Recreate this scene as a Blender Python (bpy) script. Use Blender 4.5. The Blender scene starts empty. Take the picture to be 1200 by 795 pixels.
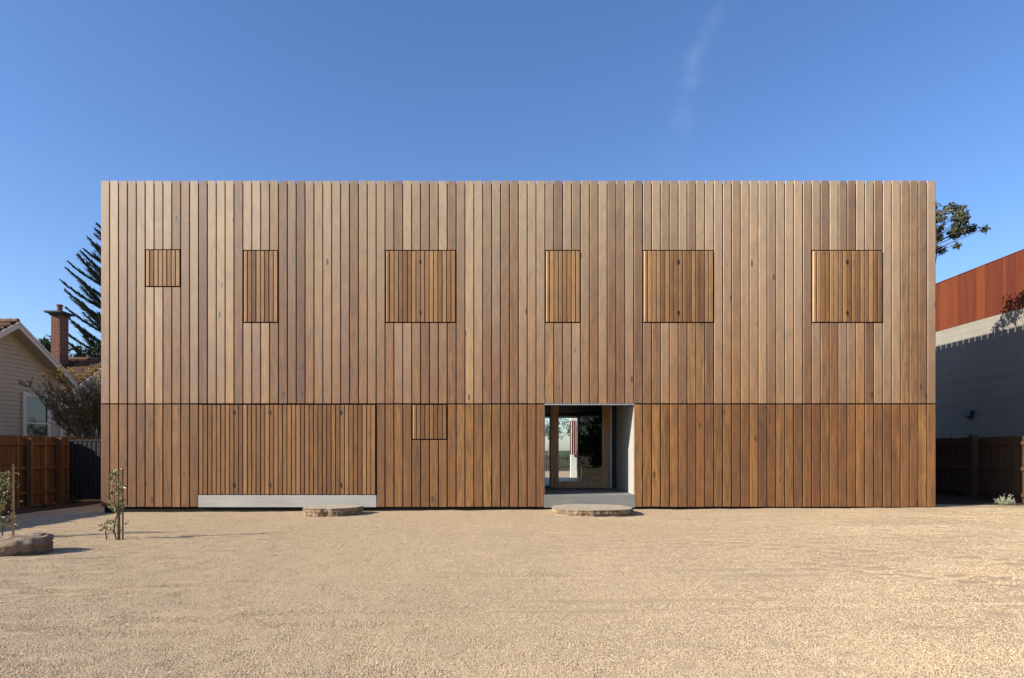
import bpy, math, random
from mathutils import Vector, Matrix, noise
random.seed(7)
R = math.radians
scene = bpy.context.scene
col = scene.collection

# ------------------------------------------------------------------ tags
def tag(o, label=None, cat=None, group=None, kind=None):
    if label: o['label'] = label
    if cat: o['category'] = cat
    if group: o['group'] = group
    if kind: o['kind'] = kind
    return o

def empty(name, loc=(0, 0, 0), rz=0.0):
    o = bpy.data.objects.new(name, None)
    o.empty_display_size = 0.2
    o.location = loc
    o.rotation_euler.z = rz
    col.objects.link(o)
    return o

# ------------------------------------------------------------------ mesh builder
class MB:
    def __init__(s):
        s.v = []; s.f = []; s.r = []; s.m = []
    def add(s, vs, fs, rnd=None, mi=0):
        b = len(s.v)
        s.v += [tuple(p) for p in vs]
        if rnd is None: rnd = random.random()
        for f in fs:
            s.f.append(tuple(i + b for i in f)); s.r.append(rnd); s.m.append(mi)
    def box(s, x0, x1, y0, y1, z0, z1, rnd=None, mi=0):
        s.add([(x0,y0,z0),(x1,y0,z0),(x1,y1,z0),(x0,y1,z0),(x0,y0,z1),(x1,y0,z1),(x1,y1,z1),(x0,y1,z1)],
              [(0,3,2,1),(4,5,6,7),(0,1,5,4),(1,2,6,5),(2,3,7,6),(3,0,4,7)], rnd, mi)
    def prism(s, prof, axis, a, b, rnd=None, mi=0):
        """prof: list of 2d points, ccw; axis 'x','y','z' extruded from a to b"""
        n = len(prof)
        def P(p, t):
            if axis == 'z': return (p[0], p[1], t)
            if axis == 'x': return (t, p[0], p[1])
            return (p[0], t, p[1])
        vs = [P(p, a) for p in prof] + [P(p, b) for p in prof]
        fs = [tuple(range(n))[::-1], tuple(range(n, 2*n))]
        for i in range(n):
            j = (i+1) % n
            fs.append((i, j, n+j, n+i))
        s.add(vs, fs, rnd, mi)
    def board(s, x0, x1, y0, y1, z0, z1, c=0.004, rnd=None, cl=None, mi=0):
        """vertical board facing -y with eased front edges"""
        cl = c if cl is None else cl
        cy = min(cl, (y1-y0)*0.8)
        s.prism([(x0,y1),(x0,y0+cy),(x0+cl,y0),(x1-c,y0),(x1,y0+c),(x1,y1)], 'z', z0, z1, rnd, mi)
    def tube(s, pts, rad, n=6, rnd=None, cap=True, mi=0):
        vs = []; fs = []
        m = len(pts)
        pts = [Vector(p) for p in pts]
        for i, p in enumerate(pts):
            d = (pts[min(i+1, m-1)] - pts[max(i-1, 0)])
            if d.length < 1e-6: d = Vector((0,0,1))
            d.normalize()
            u = d.cross(Vector((0.31, 0.95, 0.05)))
            if u.length < 1e-3: u = d.cross(Vector((1,0,0)))
            u.normalize(); w = d.cross(u)
            r = rad[i] if hasattr(rad, '__len__') else rad
            for k in range(n):
                a = 2*math.pi*k/n
                vs.append(p + u*(r*math.cos(a)) + w*(r*math.sin(a)))
        for i in range(m-1):
            for k in range(n):
                l = (k+1) % n
                fs.append((i*n+k, i*n+l, (i+1)*n+l, (i+1)*n+k))
        if cap:
            fs.append(tuple(range(n))[::-1]); fs.append(tuple(range((m-1)*n, m*n)))
        s.add(vs, fs, rnd, mi)
    def leaf(s, p, d, up, L, W, rnd=None, mi=0):
        """pointed folded leaf from p along d"""
        d = Vector(d).normalized(); sd = d.cross(Vector(up))
        if sd.length < 1e-3: sd = d.cross(Vector((1,0.2,0)))
        sd.normalize(); nn = sd.cross(d)
        p = Vector(p)
        m = p + d*(L*0.5)
        s.add([p, m + sd*W*0.5 + nn*W*0.18, p + d*L, m - sd*W*0.5 + nn*W*0.18], [(0,1,2),(0,2,3)], rnd, mi)
    def build(s, name, mats, parent=None, smooth=False):
        me = bpy.data.meshes.new(name)
        me.from_pydata(s.v, [], s.f)
        if not isinstance(mats, (list, tuple)): mats = [mats]
        for m in mats: me.materials.append(m)
        if len(mats) > 1: me.polygons.foreach_set('material_index', s.m)
        at = me.attributes.new('rnd', 'FLOAT', 'FACE')
        at.data.foreach_set('value', s.r)
        if smooth: me.polygons.foreach_set('use_smooth', [True]*len(s.f))
        me.update()
        o = bpy.data.objects.new(name, me)
        col.objects.link(o)
        if parent:
            o.parent = parent
            # builders use world coordinates: keep the part where it was drawn
            inv = Matrix.Translation(parent_world(parent)).inverted()
            me.transform(inv)
        return o

def parent_world(p):
    t = Vector((0, 0, 0))
    while p:
        t += p.location; p = p.parent
    return t

def rv():
    while True:
        v = Vector((random.uniform(-1,1), random.uniform(-1,1), random.uniform(-1,1)))
        if 0.05 < v.length < 1: return v.normalized()

# ------------------------------------------------------------------ materials
class NT:
    def __init__(s, name):
        s.mat = bpy.data.materials.new(name); s.mat.use_nodes = True
        s.t = s.mat.node_tree; s.t.nodes.clear()
        s.out = s.n('ShaderNodeOutputMaterial')
    def n(s, typ, **kw):
        x = s.t.nodes.new(typ)
        for k, v in kw.items(): setattr(x, k, v)
        return x
    def l(s, a, b): s.t.links.new(a, b)
    def val(s, sock, v):
        if isinstance(v, bpy.types.NodeSocket): s.l(v, sock)
        else: sock.default_value = v
    def math(s, op, a, b=0.0, clamp=False):
        x = s.n('ShaderNodeMath', operation=op, use_clamp=clamp)
        s.val(x.inputs[0], a); s.val(x.inputs[1], b)
        return x.outputs[0]
    def mix(s, f, a, b, mode='MIX'):
        x = s.n('ShaderNodeMix', data_type='RGBA', blend_type=mode)
        s.val(x.inputs[0], f)
        s.val(x.inputs[6], a if isinstance(a, bpy.types.NodeSocket) else (*a, 1))
        s.val(x.inputs[7], b if isinstance(b, bpy.types.NodeSocket) else (*b, 1))
        return x.outputs[2]
    def ramp(s, f, stops, interp='LINEAR'):
        x = s.n('ShaderNodeValToRGB'); x.color_ramp.interpolation = interp
        e = x.color_ramp.elements
        while len(e) < len(stops): e.new(0.5)
        for i, (p, c) in enumerate(stops):
            e[i].position = p
            e[i].color = (*c, 1) if hasattr(c, '__len__') else (c, c, c, 1)
        s.l(f, x.inputs[0]); return x.outputs[0]
    def coord(s, scale=(1,1,1), offset=None):
        tc = s.n('ShaderNodeTexCoord'); mp = s.n('ShaderNodeMapping')
        mp.inputs['Scale'].default_value = scale
        s.l(tc.outputs['Object'], mp.inputs['Vector'])
        return mp.outputs[0], mp
    def noise(s, vec, scale, detail=4, rough=0.55, dist=0.0):
        x = s.n('ShaderNodeTexNoise')
        s.l(vec, x.inputs['Vector']); x.inputs['Scale'].default_value = scale
        x.inputs['Detail'].default_value = detail; x.inputs['Roughness'].default_value = rough
        x.inputs['Distortion'].default_value = dist
        return x.outputs['Fac']
    def attr(s, name='rnd'):
        x = s.n('ShaderNodeAttribute', attribute_name=name); return x.outputs['Fac']
    def bump(s, h, strength=0.3, dist=0.01):
        x = s.n('ShaderNodeBump'); x.inputs['Strength'].default_value = strength
        x.inputs['Distance'].default_value = dist; s.l(h, x.inputs['Height'])
        return x.outputs[0]
    def bsdf(s, color, rough=0.7, spec=0.4, bump=None, metal=0.0, **kw):
        b = s.n('ShaderNodeBsdfPrincipled')
        s.val(b.inputs['Base Color'], color if isinstance(color, bpy.types.NodeSocket) else (*color, 1))
        s.val(b.inputs['Roughness'], rough)
        b.inputs['Specular IOR Level'].default_value = spec
        b.inputs['Metallic'].default_value = metal
        if bump is not None: s.l(bump, b.inputs['Normal'])
        for k, v in kw.items(): b.inputs[k].default_value = v
        s.l(b.outputs[0], s.out.inputs[0]); return b

def wood(name, stops, weather=None, wcol=(0.40,0.30,0.21), rough=0.5, spec=0.5, grain=1.0, vert='z', knots=0.85):
    """stops: palette over the per-board random number; weather=(z0,z1,amount) greying with height"""
    t = NT(name)
    rnd = t.attr()
    tc = t.n('ShaderNodeTexCoord')
    off = t.n('ShaderNodeCombineXYZ')
    t.val(off.inputs[0], t.math('MULTIPLY', rnd, 37.0)); t.val(off.inputs[2], t.math('MULTIPLY', rnd, 91.0))
    add = t.n('ShaderNodeVectorMath', operation='ADD')
    t.l(tc.outputs['Object'], add.inputs[0]); t.l(off.outputs[0], add.inputs[1])
    def mapped(sc):
        m = t.n('ShaderNodeMapping'); m.inputs['Scale'].default_value = sc
        t.l(add.outputs[0], m.inputs['Vector']); return m.outputs[0]
    if vert == 'z': s1, s2, s3 = (85,85,2.0), (16,16,0.8), (9,9,3.2)
    elif vert == 'y': s1, s2, s3 = (55,1.6,55), (14,0.7,14), (9,1.4,9)
    else: s1, s2, s3 = (1.6,55,55), (0.7,14,14), (1.4,9,9)
    g1 = t.noise(mapped(s1), 1.0, 5, 0.65, 0.3)
    g2 = t.noise(mapped(s2), 1.0, 4, 0.6, 1.2)
    base = t.ramp(rnd, stops)
    # second independent random number: brightness of each board
    wn = t.n('ShaderNodeTexWhiteNoise', noise_dimensions='1D'); t.l(t.math('MULTIPLY', rnd, 913.7), wn.inputs['W'])
    c = t.mix(t.math('MULTIPLY', t.ramp(g2, [(0.35,0.0),(0.65,1.0)]), 1.0*grain), base, t.mix(0.72, base, (0.10,0.045,0.018)))
    c = t.mix(t.math('MULTIPLY', t.ramp(g1, [(0.40,0.0),(0.66,1.0)]), 0.85*grain), c, t.mix(0.65, c, (0.05,0.022,0.01)))
    if weather:
        z0, z1, amt = weather
        sp = t.n('ShaderNodeSeparateXYZ'); t.l(tc.outputs['Object'], sp.inputs[0])
        mr = t.n('ShaderNodeMapRange'); t.l(sp.outputs[2], mr.inputs[0])
        mr.inputs[1].default_value = z0; mr.inputs[2].default_value = z1
        f = t.math('ADD', mr.outputs[0], t.math('MULTIPLY', t.math('SUBTRACT', wn.outputs[0], 0.5), 0.7))
        f = t.math('ADD', f, t.math('MULTIPLY', t.math('SUBTRACT', g2, 0.5), 0.9), True)
        wc = t.mix(t.math('MULTIPLY', g1, 0.5), wcol, tuple(0.6*k for k in wcol))
        c = t.mix(t.math('MULTIPLY', f, amt), c, wc)
    bl = t.noise(mapped((5,5,1.9) if vert == 'z' else (1.9,5,5) if vert == 'x' else (5,1.9,5)), 1.0, 5, 0.65, 0.8)
    br = t.math('ADD', t.math('MULTIPLY', wn.outputs[0], 0.40), 0.40)
    br = t.math('ADD', br, t.math('MULTIPLY', bl, 0.90*grain if grain >= 1 else 0.4))
    bc = t.n('ShaderNodeCombineXYZ')
    for i in range(3): t.l(br, bc.inputs[i])
    c = t.mix(1.0, c, bc.outputs[0], 'MULTIPLY')
    # knots
    vo = t.n('ShaderNodeTexVoronoi'); vo.inputs['Scale'].default_value = 0.28; vo.inputs['Randomness'].default_value = 1
    t.l(mapped(s3), vo.inputs['Vector'])
    k = t.ramp(vo.outputs['Distance'], [(0.0,1.0),(0.055,0.9),(0.095,0.0)])
    c = t.mix(t.math('MULTIPLY', k, knots), c, (0.035,0.018,0.01))
    h = t.math('ADD', t.math('MULTIPLY', g1, 0.6), g2)
    rg = t.math('ADD', t.math('MULTIPLY', g1, 0.25), rough - 0.1)
    t.bsdf(c, rg, spec, t.bump(h, 0.25, 0.004))
    return t.mat

M = {}
PAL = [(0.0,(0.20,0.085,0.034)),(0.14,(0.36,0.185,0.072)),(0.3,(0.25,0.125,0.058)),(0.45,(0.42,0.225,0.085)),
       (0.6,(0.29,0.13,0.05)),(0.72,(0.33,0.18,0.085)),(0.86,(0.23,0.115,0.06)),(1.0,(0.46,0.26,0.10))]
def dk(p, k): return [(a, tuple(x*q for x, q in zip(c, k))) for a, c in p]
M['cladding'] = wood('weathered_cladding', dk(PAL,(0.90,0.83,0.60)), (2.9, 8.6, 0.74), (0.385,0.288,0.185), 0.47, 0.85)
M['lower_cladding'] = wood('oiled_cladding', dk(PAL,(0.80,0.70,0.47)), None, rough=0.52, spec=0.5)
M['slats'] = wood('slat_timber', [(0.0,(0.15,0.055,0.014)),(0.2,(0.28,0.122,0.026)),(0.4,(0.19,0.078,0.02)),
        (0.6,(0.34,0.16,0.032)),(0.8,(0.23,0.094,0.02)),(1.0,(0.31,0.15,0.036))], (3.0, 7.4, 0.45), (0.40,0.25,0.12), rough=0.55, spec=0.5, knots=0.1)
M['door_wood'] = wood('door_timber', [(0,(0.64,0.35,0.155)),(1,(0.68,0.38,0.175))], None, rough=0.4, spec=0.5, grain=0.6, knots=0)
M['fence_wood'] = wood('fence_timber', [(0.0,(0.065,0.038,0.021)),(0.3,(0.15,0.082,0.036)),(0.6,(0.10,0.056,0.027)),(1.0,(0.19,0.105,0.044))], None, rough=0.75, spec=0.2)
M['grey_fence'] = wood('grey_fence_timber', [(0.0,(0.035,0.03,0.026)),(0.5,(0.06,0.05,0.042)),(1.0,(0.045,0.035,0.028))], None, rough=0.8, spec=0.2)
M['stake'] = wood('stake_timber', [(0,(0.48,0.32,0.16)),(1,(0.40,0.27,0.14))], None, rough=0.7, spec=0.2, knots=0)
M['dark_stake'] = wood('dark_stake_timber', [(0,(0.16,0.10,0.06)),(1,(0.2,0.13,0.07))], None, rough=0.8, spec=0.2, knots=0)
M['bench_wood'] = wood('bench_timber', [(0,(0.42,0.24,0.11)),(1,(0.5,0.3,0.14))], None, rough=0.4, spec=0.4, vert='x', knots=0)

def simple(name, c1, c2, scale=6, rough=0.7, spec=0.4, bump=0.15, bd=0.01, detail=6, stretch=(1,1,1), metal=0, rv_=0.0):
    t = NT(name)
    v, _ = t.coord(stretch)
    n = t.noise(v, scale, detail, 0.6)
    c = t.mix(t.ramp(n, [(0.3,0.0),(0.7,1.0)]), c1, c2)
    if rv_:
        f = t.math('MULTIPLY', t.attr(), rv_)
        c = t.mix(f, c, tuple(k*0.45 for k in c1))
    n2 = t.noise(v, scale*6, 4, 0.6)
    t.bsdf(c, rough, spec, t.bump(t.math('ADD', n, t.math('MULTIPLY', n2, 0.5)), bump, bd), metal)
    return t.mat
M['membrane'] = simple('dark_membrane', (0.008,0.007,0.006), (0.012,0.01,0.009), 4, 0.9, 0.1)
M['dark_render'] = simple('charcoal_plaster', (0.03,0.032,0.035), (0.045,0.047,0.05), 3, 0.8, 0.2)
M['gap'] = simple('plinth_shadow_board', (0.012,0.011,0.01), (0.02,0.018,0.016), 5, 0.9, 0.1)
M['plaster'] = simple('pale_cement_sheet', (0.29,0.28,0.26), (0.34,0.33,0.305), 3, 0.7, 0.25, 0.08, 0.004)
M['floor_con'] = simple('polished_concrete', (0.38,0.36,0.33), (0.46,0.44,0.40), 3, 0.45, 0.4, 0.05, 0.003)
M['white'] = simple('white_paint', (0.70,0.69,0.68), (0.76,0.75,0.74), 8, 0.5, 0.4, 0.05, 0.003)
M['trim_white'] = simple('aged_white_paint', (0.42,0.42,0.43), (0.48,0.48,0.49), 8, 0.55, 0.3, 0.05, 0.003)
M['galv'] = simple('galvanised_steel', (0.42,0.43,0.44), (0.52,0.53,0.54), 14, 0.4, 0.5, 0.03, 0.002, metal=0.7)
M['black'] = simple('black_metal', (0.012,0.012,0.013), (0.018,0.018,0.02), 8, 0.5, 0.4)
M['gate'] = simple('charcoal_steel', (0.009,0.0095,0.0105), (0.013,0.0135,0.0145), 3, 0.7, 0.25, 0.05)
M['bark'] = simple('bark', (0.06,0.042,0.03), (0.12,0.09,0.065), 9, 0.9, 0.15, 0.6, 0.03, stretch=(1,1,0.25))
M['twig'] = simple('twig_bark', (0.065,0.055,0.038), (0.11,0.095,0.065), 9, 0.9, 0.15, rv_=0.8)
M['roof_sheet'] = simple('roof_membrane', (0.2,0.2,0.2), (0.25,0.25,0.25), 3, 0.8, 0.3)
M['cloth_red'] = None

def con(name, c1, c2, lines=True, axis='z', pitch=0.19):
    t = NT(name)
    v, _ = t.coord((1,1,1))
    big = t.noise(v, 0.7, 5, 0.6); st, _ = t.coord((0.5,0.5,5))
    streak = t.noise(st, 2.0, 5, 0.65)
    fine = t.noise(v, 38, 4, 0.7)
    c = t.mix(t.ramp(big, [(0.3,0.0),(0.7,1.0)]), c1, c2)
    c = t.mix(t.math('MULTIPLY', t.ramp(streak, [(0.5,0.0),(0.75,1.0)]), 0.35), c, tuple(k*0.55 for k in c1))
    c = t.mix(t.math('MULTIPLY', t.ramp(fine, [(0.6,0.0),(0.72,1.0)]), 0.4), c, tuple(k*0.6 for k in c1))
    h = t.math('ADD', fine, t.math('MULTIPLY', streak, 0.6))
    if lines:
        tc = t.n('ShaderNodeTexCoord'); sp = t.n('ShaderNodeSeparateXYZ'); t.l(tc.outputs['Object'], sp.inputs[0])
        fr = t.math('FRACT', t.math('DIVIDE', sp.outputs[2], pitch))
        ln = t.ramp(fr, [(0.0,1.0),(0.05,0.0),(0.95,0.0),(1.0,1.0)])
        idx = t.math('FLOOR', t.math('DIVIDE', sp.outputs[2], pitch))
        wn = t.n('ShaderNodeTexWhiteNoise', noise_dimensions='1D'); t.l(idx, wn.inputs['W'])
        c = t.mix(t.math('MULTIPLY', wn.outputs[0], 0.25), c, tuple(k*0.6 for k in c1))
        c = t.mix(t.math('MULTIPLY', ln, 0.3), c, tuple(k*0.4 for k in c1))
        h = t.math('SUBTRACT', h, ln)
    t.bsdf(c, 0.8, 0.25, t.bump(h, 0.3, 0.006))
    return t.mat
M['concrete'] = con('board_formed_concrete', (0.20,0.187,0.158), (0.24,0.226,0.195))
M['plinth'] = con('smooth_concrete', (0.30,0.295,0.27), (0.38,0.37,0.34), False)
M['slab'] = con('weathered_concrete', (0.15,0.147,0.135), (0.21,0.205,0.19), False)

def corten():
    t = NT('rusty_steel')
    rnd = t.attr(); v, _ = t.coord((1,1,1)); sv, _ = t.coord((6,6,0.35))
    a = t.noise(v, 2.2, 6, 0.65); b = t.noise(sv, 1.6, 5, 0.6); f = t.noise(v, 60, 3, 0.6)
    c = t.ramp(rnd, [(0,(0.072,0.015,0.0065)),(0.5,(0.098,0.021,0.0075)),(1,(0.128,0.030,0.0095))])
    c = t.mix(t.math('MULTIPLY', t.ramp(b, [(0.4,0.0),(0.7,1.0)]), 0.45), c, (0.14,0.037,0.013))
    c = t.mix(t.math('MULTIPLY', t.ramp(a, [(0.5,0.0),(0.75,1.0)]), 0.45), c, (0.085,0.022,0.011))
    t.bsdf(c, 0.85, 0.2, t.bump(f, 0.2, 0.003))
    return t.mat
M['corten'] = corten()

def brick():
    t = NT('red_brick')
    tc = t.n('ShaderNodeTexCoord'); geo = t.n('ShaderNodeNewGeometry')
    sp = t.n('ShaderNodeSeparateXYZ'); t.l(tc.outputs['Object'], sp.inputs[0])
    cb = t.n('ShaderNodeCombineXYZ')
    t.l(t.math('ADD', sp.outputs[0], sp.outputs[1]), cb.inputs[0]); t.l(sp.outputs[2], cb.inputs[1])
    br = t.n('ShaderNodeTexBrick'); t.l(cb.outputs[0], br.inputs['Vector'])
    br.inputs['Color1'].default_value = (0.115,0.04,0.026,1); br.inputs['Color2'].default_value = (0.18,0.065,0.04,1)
    br.inputs['Mortar'].default_value = (0.19,0.145,0.115,1)
    br.inputs['Scale'].default_value = 1.0; br.inputs['Brick Width'].default_value = 0.23
    br.inputs['Row Height'].default_value = 0.086; br.inputs['Mortar Size'].default_value = 0.012
    n = t.noise(tc.outputs['Object'], 9, 4)
    c = t.mix(t.math('MULTIPLY', n, 0.4), br.outputs['Color'], (0.12,0.05,0.03))
    t.bsdf(c, 0.9, 0.15, t.bump(br.outputs['Fac'], -0.5, 0.01))
    return t.mat
M['brick'] = brick()
M['tile'] = simple('terracotta_tile', (0.14,0.068,0.04), (0.22,0.12,0.07), 7, 0.85, 0.2, 0.3, 0.02, rv_=0.9)
M['weatherboard'] = simple('cream_weatherboard', (0.30,0.275,0.215), (0.335,0.31,0.25), 4, 0.6, 0.3, 0.05, 0.003)

def foliage(name, stops, rough=0.55, trans=0.15):
    t = NT(name)
    c = t.ramp(t.attr(), stops)
    b = t.bsdf(c, rough, 0.35)
    tl = t.n('ShaderNodeBsdfTranslucent'); t.l(c, tl.inputs[0])
    mx = t.n('ShaderNodeMixShader'); mx.inputs[0].default_value = trans
    t.l(b.outputs[0], mx.inputs[1]); t.l(tl.outputs[0], mx.inputs[2]); t.l(mx.outputs[0], t.out.inputs[0])
    return t.mat
M['pine'] = foliage('pine_needles', [(0,(0.016,0.026,0.018)),(0.6,(0.03,0.05,0.032)),(1,(0.055,0.08,0.045))], 0.6, 0.05)
M['darkleaf'] = foliage('dark_leaves', [(0,(0.012,0.02,0.010)),(0.6,(0.03,0.05,0.02)),(1,(0.055,0.08,0.03))])
M['gumleaf'] = foliage('gum_leaves', [(0,(0.022,0.028,0.018)),(0.5,(0.06,0.066,0.04)),(0.85,(0.12,0.115,0.065)),(1,(0.17,0.14,0.07))])
M['sapleaf'] = foliage('sapling_leaves', [(0,(0.06,0.075,0.03)),(0.5,(0.15,0.155,0.06)),(0.8,(0.27,0.25,0.11)),(1,(0.38,0.34,0.19))], 0.45, 0.2)
M['dryleaf'] = foliage('dry_shrub_leaves', [(0,(0.045,0.042,0.024)),(0.5,(0.08,0.073,0.04)),(1,(0.13,0.11,0.055))])
M['sunlit_leaf'] = foliage('sunlit_yellow_leaves', [(0,(0.30,0.20,0.04)),(1,(0.46,0.33,0.07))], 0.5, 0.25)
M['greyleaf'] = foliage('silver_leaves', [(0,(0.16,0.17,0.12)),(1,(0.38,0.38,0.27))], 0.6, 0.1)

def glass():
    t = NT('window_glass')
    fr = t.n('ShaderNodeFresnel'); fr.inputs[0].default_value = 1.5
    tr = t.n('ShaderNodeBsdfTransparent'); tr.inputs[0].default_value = (0.93,0.96,0.95,1)
    gl = t.n('ShaderNodeBsdfGlossy'); gl.inputs['Roughness'].default_value = 0.01
    mx = t.n('ShaderNodeMixShader')
    t.l(fr.outputs[0], mx.inputs[0]); t.l(tr.outputs[0], mx.inputs[1]); t.l(gl.outputs[0], mx.inputs[2])
    t.l(mx.outputs[0], t.out.inputs[0]); return t.mat
M['glass'] = glass()
M['cloth'] = simple('striped_cloth', (0.62,0.16,0.12), (0.75,0.72,0.68), 1, 0.9, 0.1)
t = NT('striped_cotton')
tc = t.n('ShaderNodeTexCoord'); sp = t.n('ShaderNodeSeparateXYZ'); t.l(tc.outputs['Object'], sp.inputs[0])
fr = t.math('FRACT', t.math('MULTIPLY', sp.outputs[0], 9.0))
t.bsdf(t.ramp(fr, [(0.0,(0.40,0.15,0.12)),(0.5,(0.58,0.52,0.49))], 'CONSTANT'), 0.9, 0.1)
M['cloth'] = t.mat

# rock
def rockmat(name, c1, c2, c3):
    t = NT(name); v, _ = t.coord()
    a = t.noise(v, 5, 8, 0.65, 0.6); b = t.noise(v, 22, 6, 0.7)
    c = t.ramp(a, [(0.3,c1),(0.5,c2),(0.72,c3)])
    c = t.mix(t.math('MULTIPLY', t.ramp(b, [(0.5,0.0),(0.7,1.0)]), 0.5), c, tuple(k*0.45 for k in c1))
    t.bsdf(c, 0.9, 0.2, t.bump(t.math('ADD', t.math('MULTIPLY', a, 2.0), b), 0.6, 0.02))
    return t.mat
M['sandstone'] = rockmat('sandstone', (0.10,0.065,0.04), (0.22,0.155,0.095), (0.36,0.28,0.19))
M['stone_top'] = rockmat('sawn_stone', (0.30,0.26,0.20), (0.36,0.315,0.245), (0.42,0.37,0.29))
M['boulder'] = rockmat('brown_boulder', (0.09,0.06,0.043), (0.19,0.135,0.095), (0.33,0.255,0.19))

# ------------------------------------------------------------------ ground
CAMY, CAMZ = -16.0, 1.38
def gz(x, y):
    xc = max(-12.0, min(12.0, x))
    z = -0.018 + 0.006*xc
    k = max(0.0, 1 - max(0, abs(x)-14)/10) * (1 if y < 0 else max(0.0, 1 - y/3.0))
    z += k*(0.020*noise.noise(Vector((x*0.35, y*0.5, 3.1))) + 0.014*noise.noise(Vector((x*1.1, y*1.5, 9.1)))
            + 0.010*noise.noise(Vector((x*3.1, y*3.7, 1.7))))
    if -14 < y < -0.6 and abs(x) < 14:   # faint wheel ruts sweeping across the yard
        for (cx, cy, r) in ((3.0,-44.0,34.2),(3.0,-44.0,35.7),(-9.0,-30.0,25.4),(-9.0,-30.0,26.9)):
            q = (math.hypot(x-cx, y-cy)-r)/0.13
            if abs(q) < 4: z += (0.010*math.exp(-((abs(q)-1.5)/0.6)**2) - 0.012*math.exp(-q*q))*(0.6+0.8*noise.noise(Vector((x*0.5, y*0.5, r))))
    if -0.5 < y < 0.6: z += 0.022*noise.noise(Vector((x*0.9, 7.7, 2.0)))*(1-abs(y)/0.6)
    return z
def axis_pts(a, b, step, far, g=1.35):
    p = []; x = a
    while x <= b + 1e-6: p.append(x); x += step
    s = step
    lo = [a]; hi = [b]
    while hi[-1] < far: s *= g; hi.append(hi[-1] + s)
    s = step
    while lo[-1] > -far: s *= g; lo.append(lo[-1] - s)
    return lo[:0:-1] + p + hi[1:]
xs = axis_pts(-13.0, 13.4, 0.11, 3000); ys = axis_pts(-15.2, 1.2, 0.11, 3000)
me = bpy.data.meshes.new('ground')
nx, ny = len(xs), len(ys)
me.from_pydata([(x, y, gz(x, y)) for y in ys for x in xs], [],
               [(j*nx+i, j*nx+i+1, (j+1)*nx+i+1, (j+1)*nx+i) for j in range(ny-1) for i in range(nx-1)])
me.polygons.foreach_set('use_smooth', [True]*len(me.polygons))
ground = bpy.data.objects.new('ground', me); col.objects.link(ground)
tag(ground, kind='structure')

def gravel_mat():
    t = NT('pale_gravel'); v, _ = t.coord()
    vo = t.n('ShaderNodeTexVoronoi'); t.l(v, vo.inputs['Vector']); vo.inputs['Scale'].default_value = 150
    v2 = t.n('ShaderNodeTexVoronoi'); t.l(v, v2.inputs['Vector']); v2.inputs['Scale'].default_value = 60
    wn = t.n('ShaderNodeTexWhiteNoise', noise_dimensions='3D'); t.l(vo.outputs['Color'], wn.inputs['Vector'])
    c = t.ramp(wn.outputs[0], [(0,(0.29,0.20,0.11)),(0.2,(0.44,0.325,0.19)),(0.6,(0.49,0.37,0.24)),(0.88,(0.54,0.425,0.295)),(1,(0.61,0.52,0.37))])
    c = t.mix(t.ramp(vo.outputs['Distance'], [(0.5,0.0),(0.9,0.5)]), c, (0.20,0.14,0.085))
    big = t.noise(v, 0.35, 5, 0.6); mid = t.noise(v, 2.6, 5, 0.65)
    c = t.mix(t.math('MULTIPLY', t.ramp(big, [(0.35,0.0),(0.7,1.0)]), 0.5), c, (0.36,0.27,0.18))
    c = t.mix(t.math('MULTIPLY', t.ramp(mid, [(0.45,0.0),(0.75,1.0)]), 0.25), c, (0.32,0.235,0.15))
    h = t.math('SUBTRACT', t.math('MULTIPLY', t.noise(v, 7, 6, 0.7), 2.2), vo.outputs['Distance'])
    h = t.math('SUBTRACT', h, t.math('MULTIPLY', v2.outputs['Distance'], 0.8))
    dn = t.noise(v, 5.5, 3, 0.6, 0.8); big2 = t.noise(v, 0.9, 3)
    dent = t.math('MULTIPLY', t.ramp(dn, [(0.54,0.0),(0.61,1.0)]), t.ramp(big2, [(0.42,0.0),(0.6,1.0)]))
    h = t.math('SUBTRACT', h, t.math('MULTIPLY', dent, 1.6))
    # soil / grass away from the forecourt
    tc = t.n('ShaderNodeTexCoord'); sp = t.n('ShaderNodeSeparateXYZ'); t.l(tc.outputs['Object'], sp.inputs[0])
    far = t.math('GREATER_THAN', t.math('ABSOLUTE', sp.outputs[0]), 30.0)
    far = t.math('MAXIMUM', far, t.math('GREATER_THAN', sp.outputs[1], 30.0))
    c = t.mix(far, c, (0.06,0.07,0.03))
    t.bsdf(c, 0.95, 0.15, t.bump(h, 0.75, 0.012))
    return t.mat
M['gravel'] = gravel_mat()
me.materials.append(M['gravel'])

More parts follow.
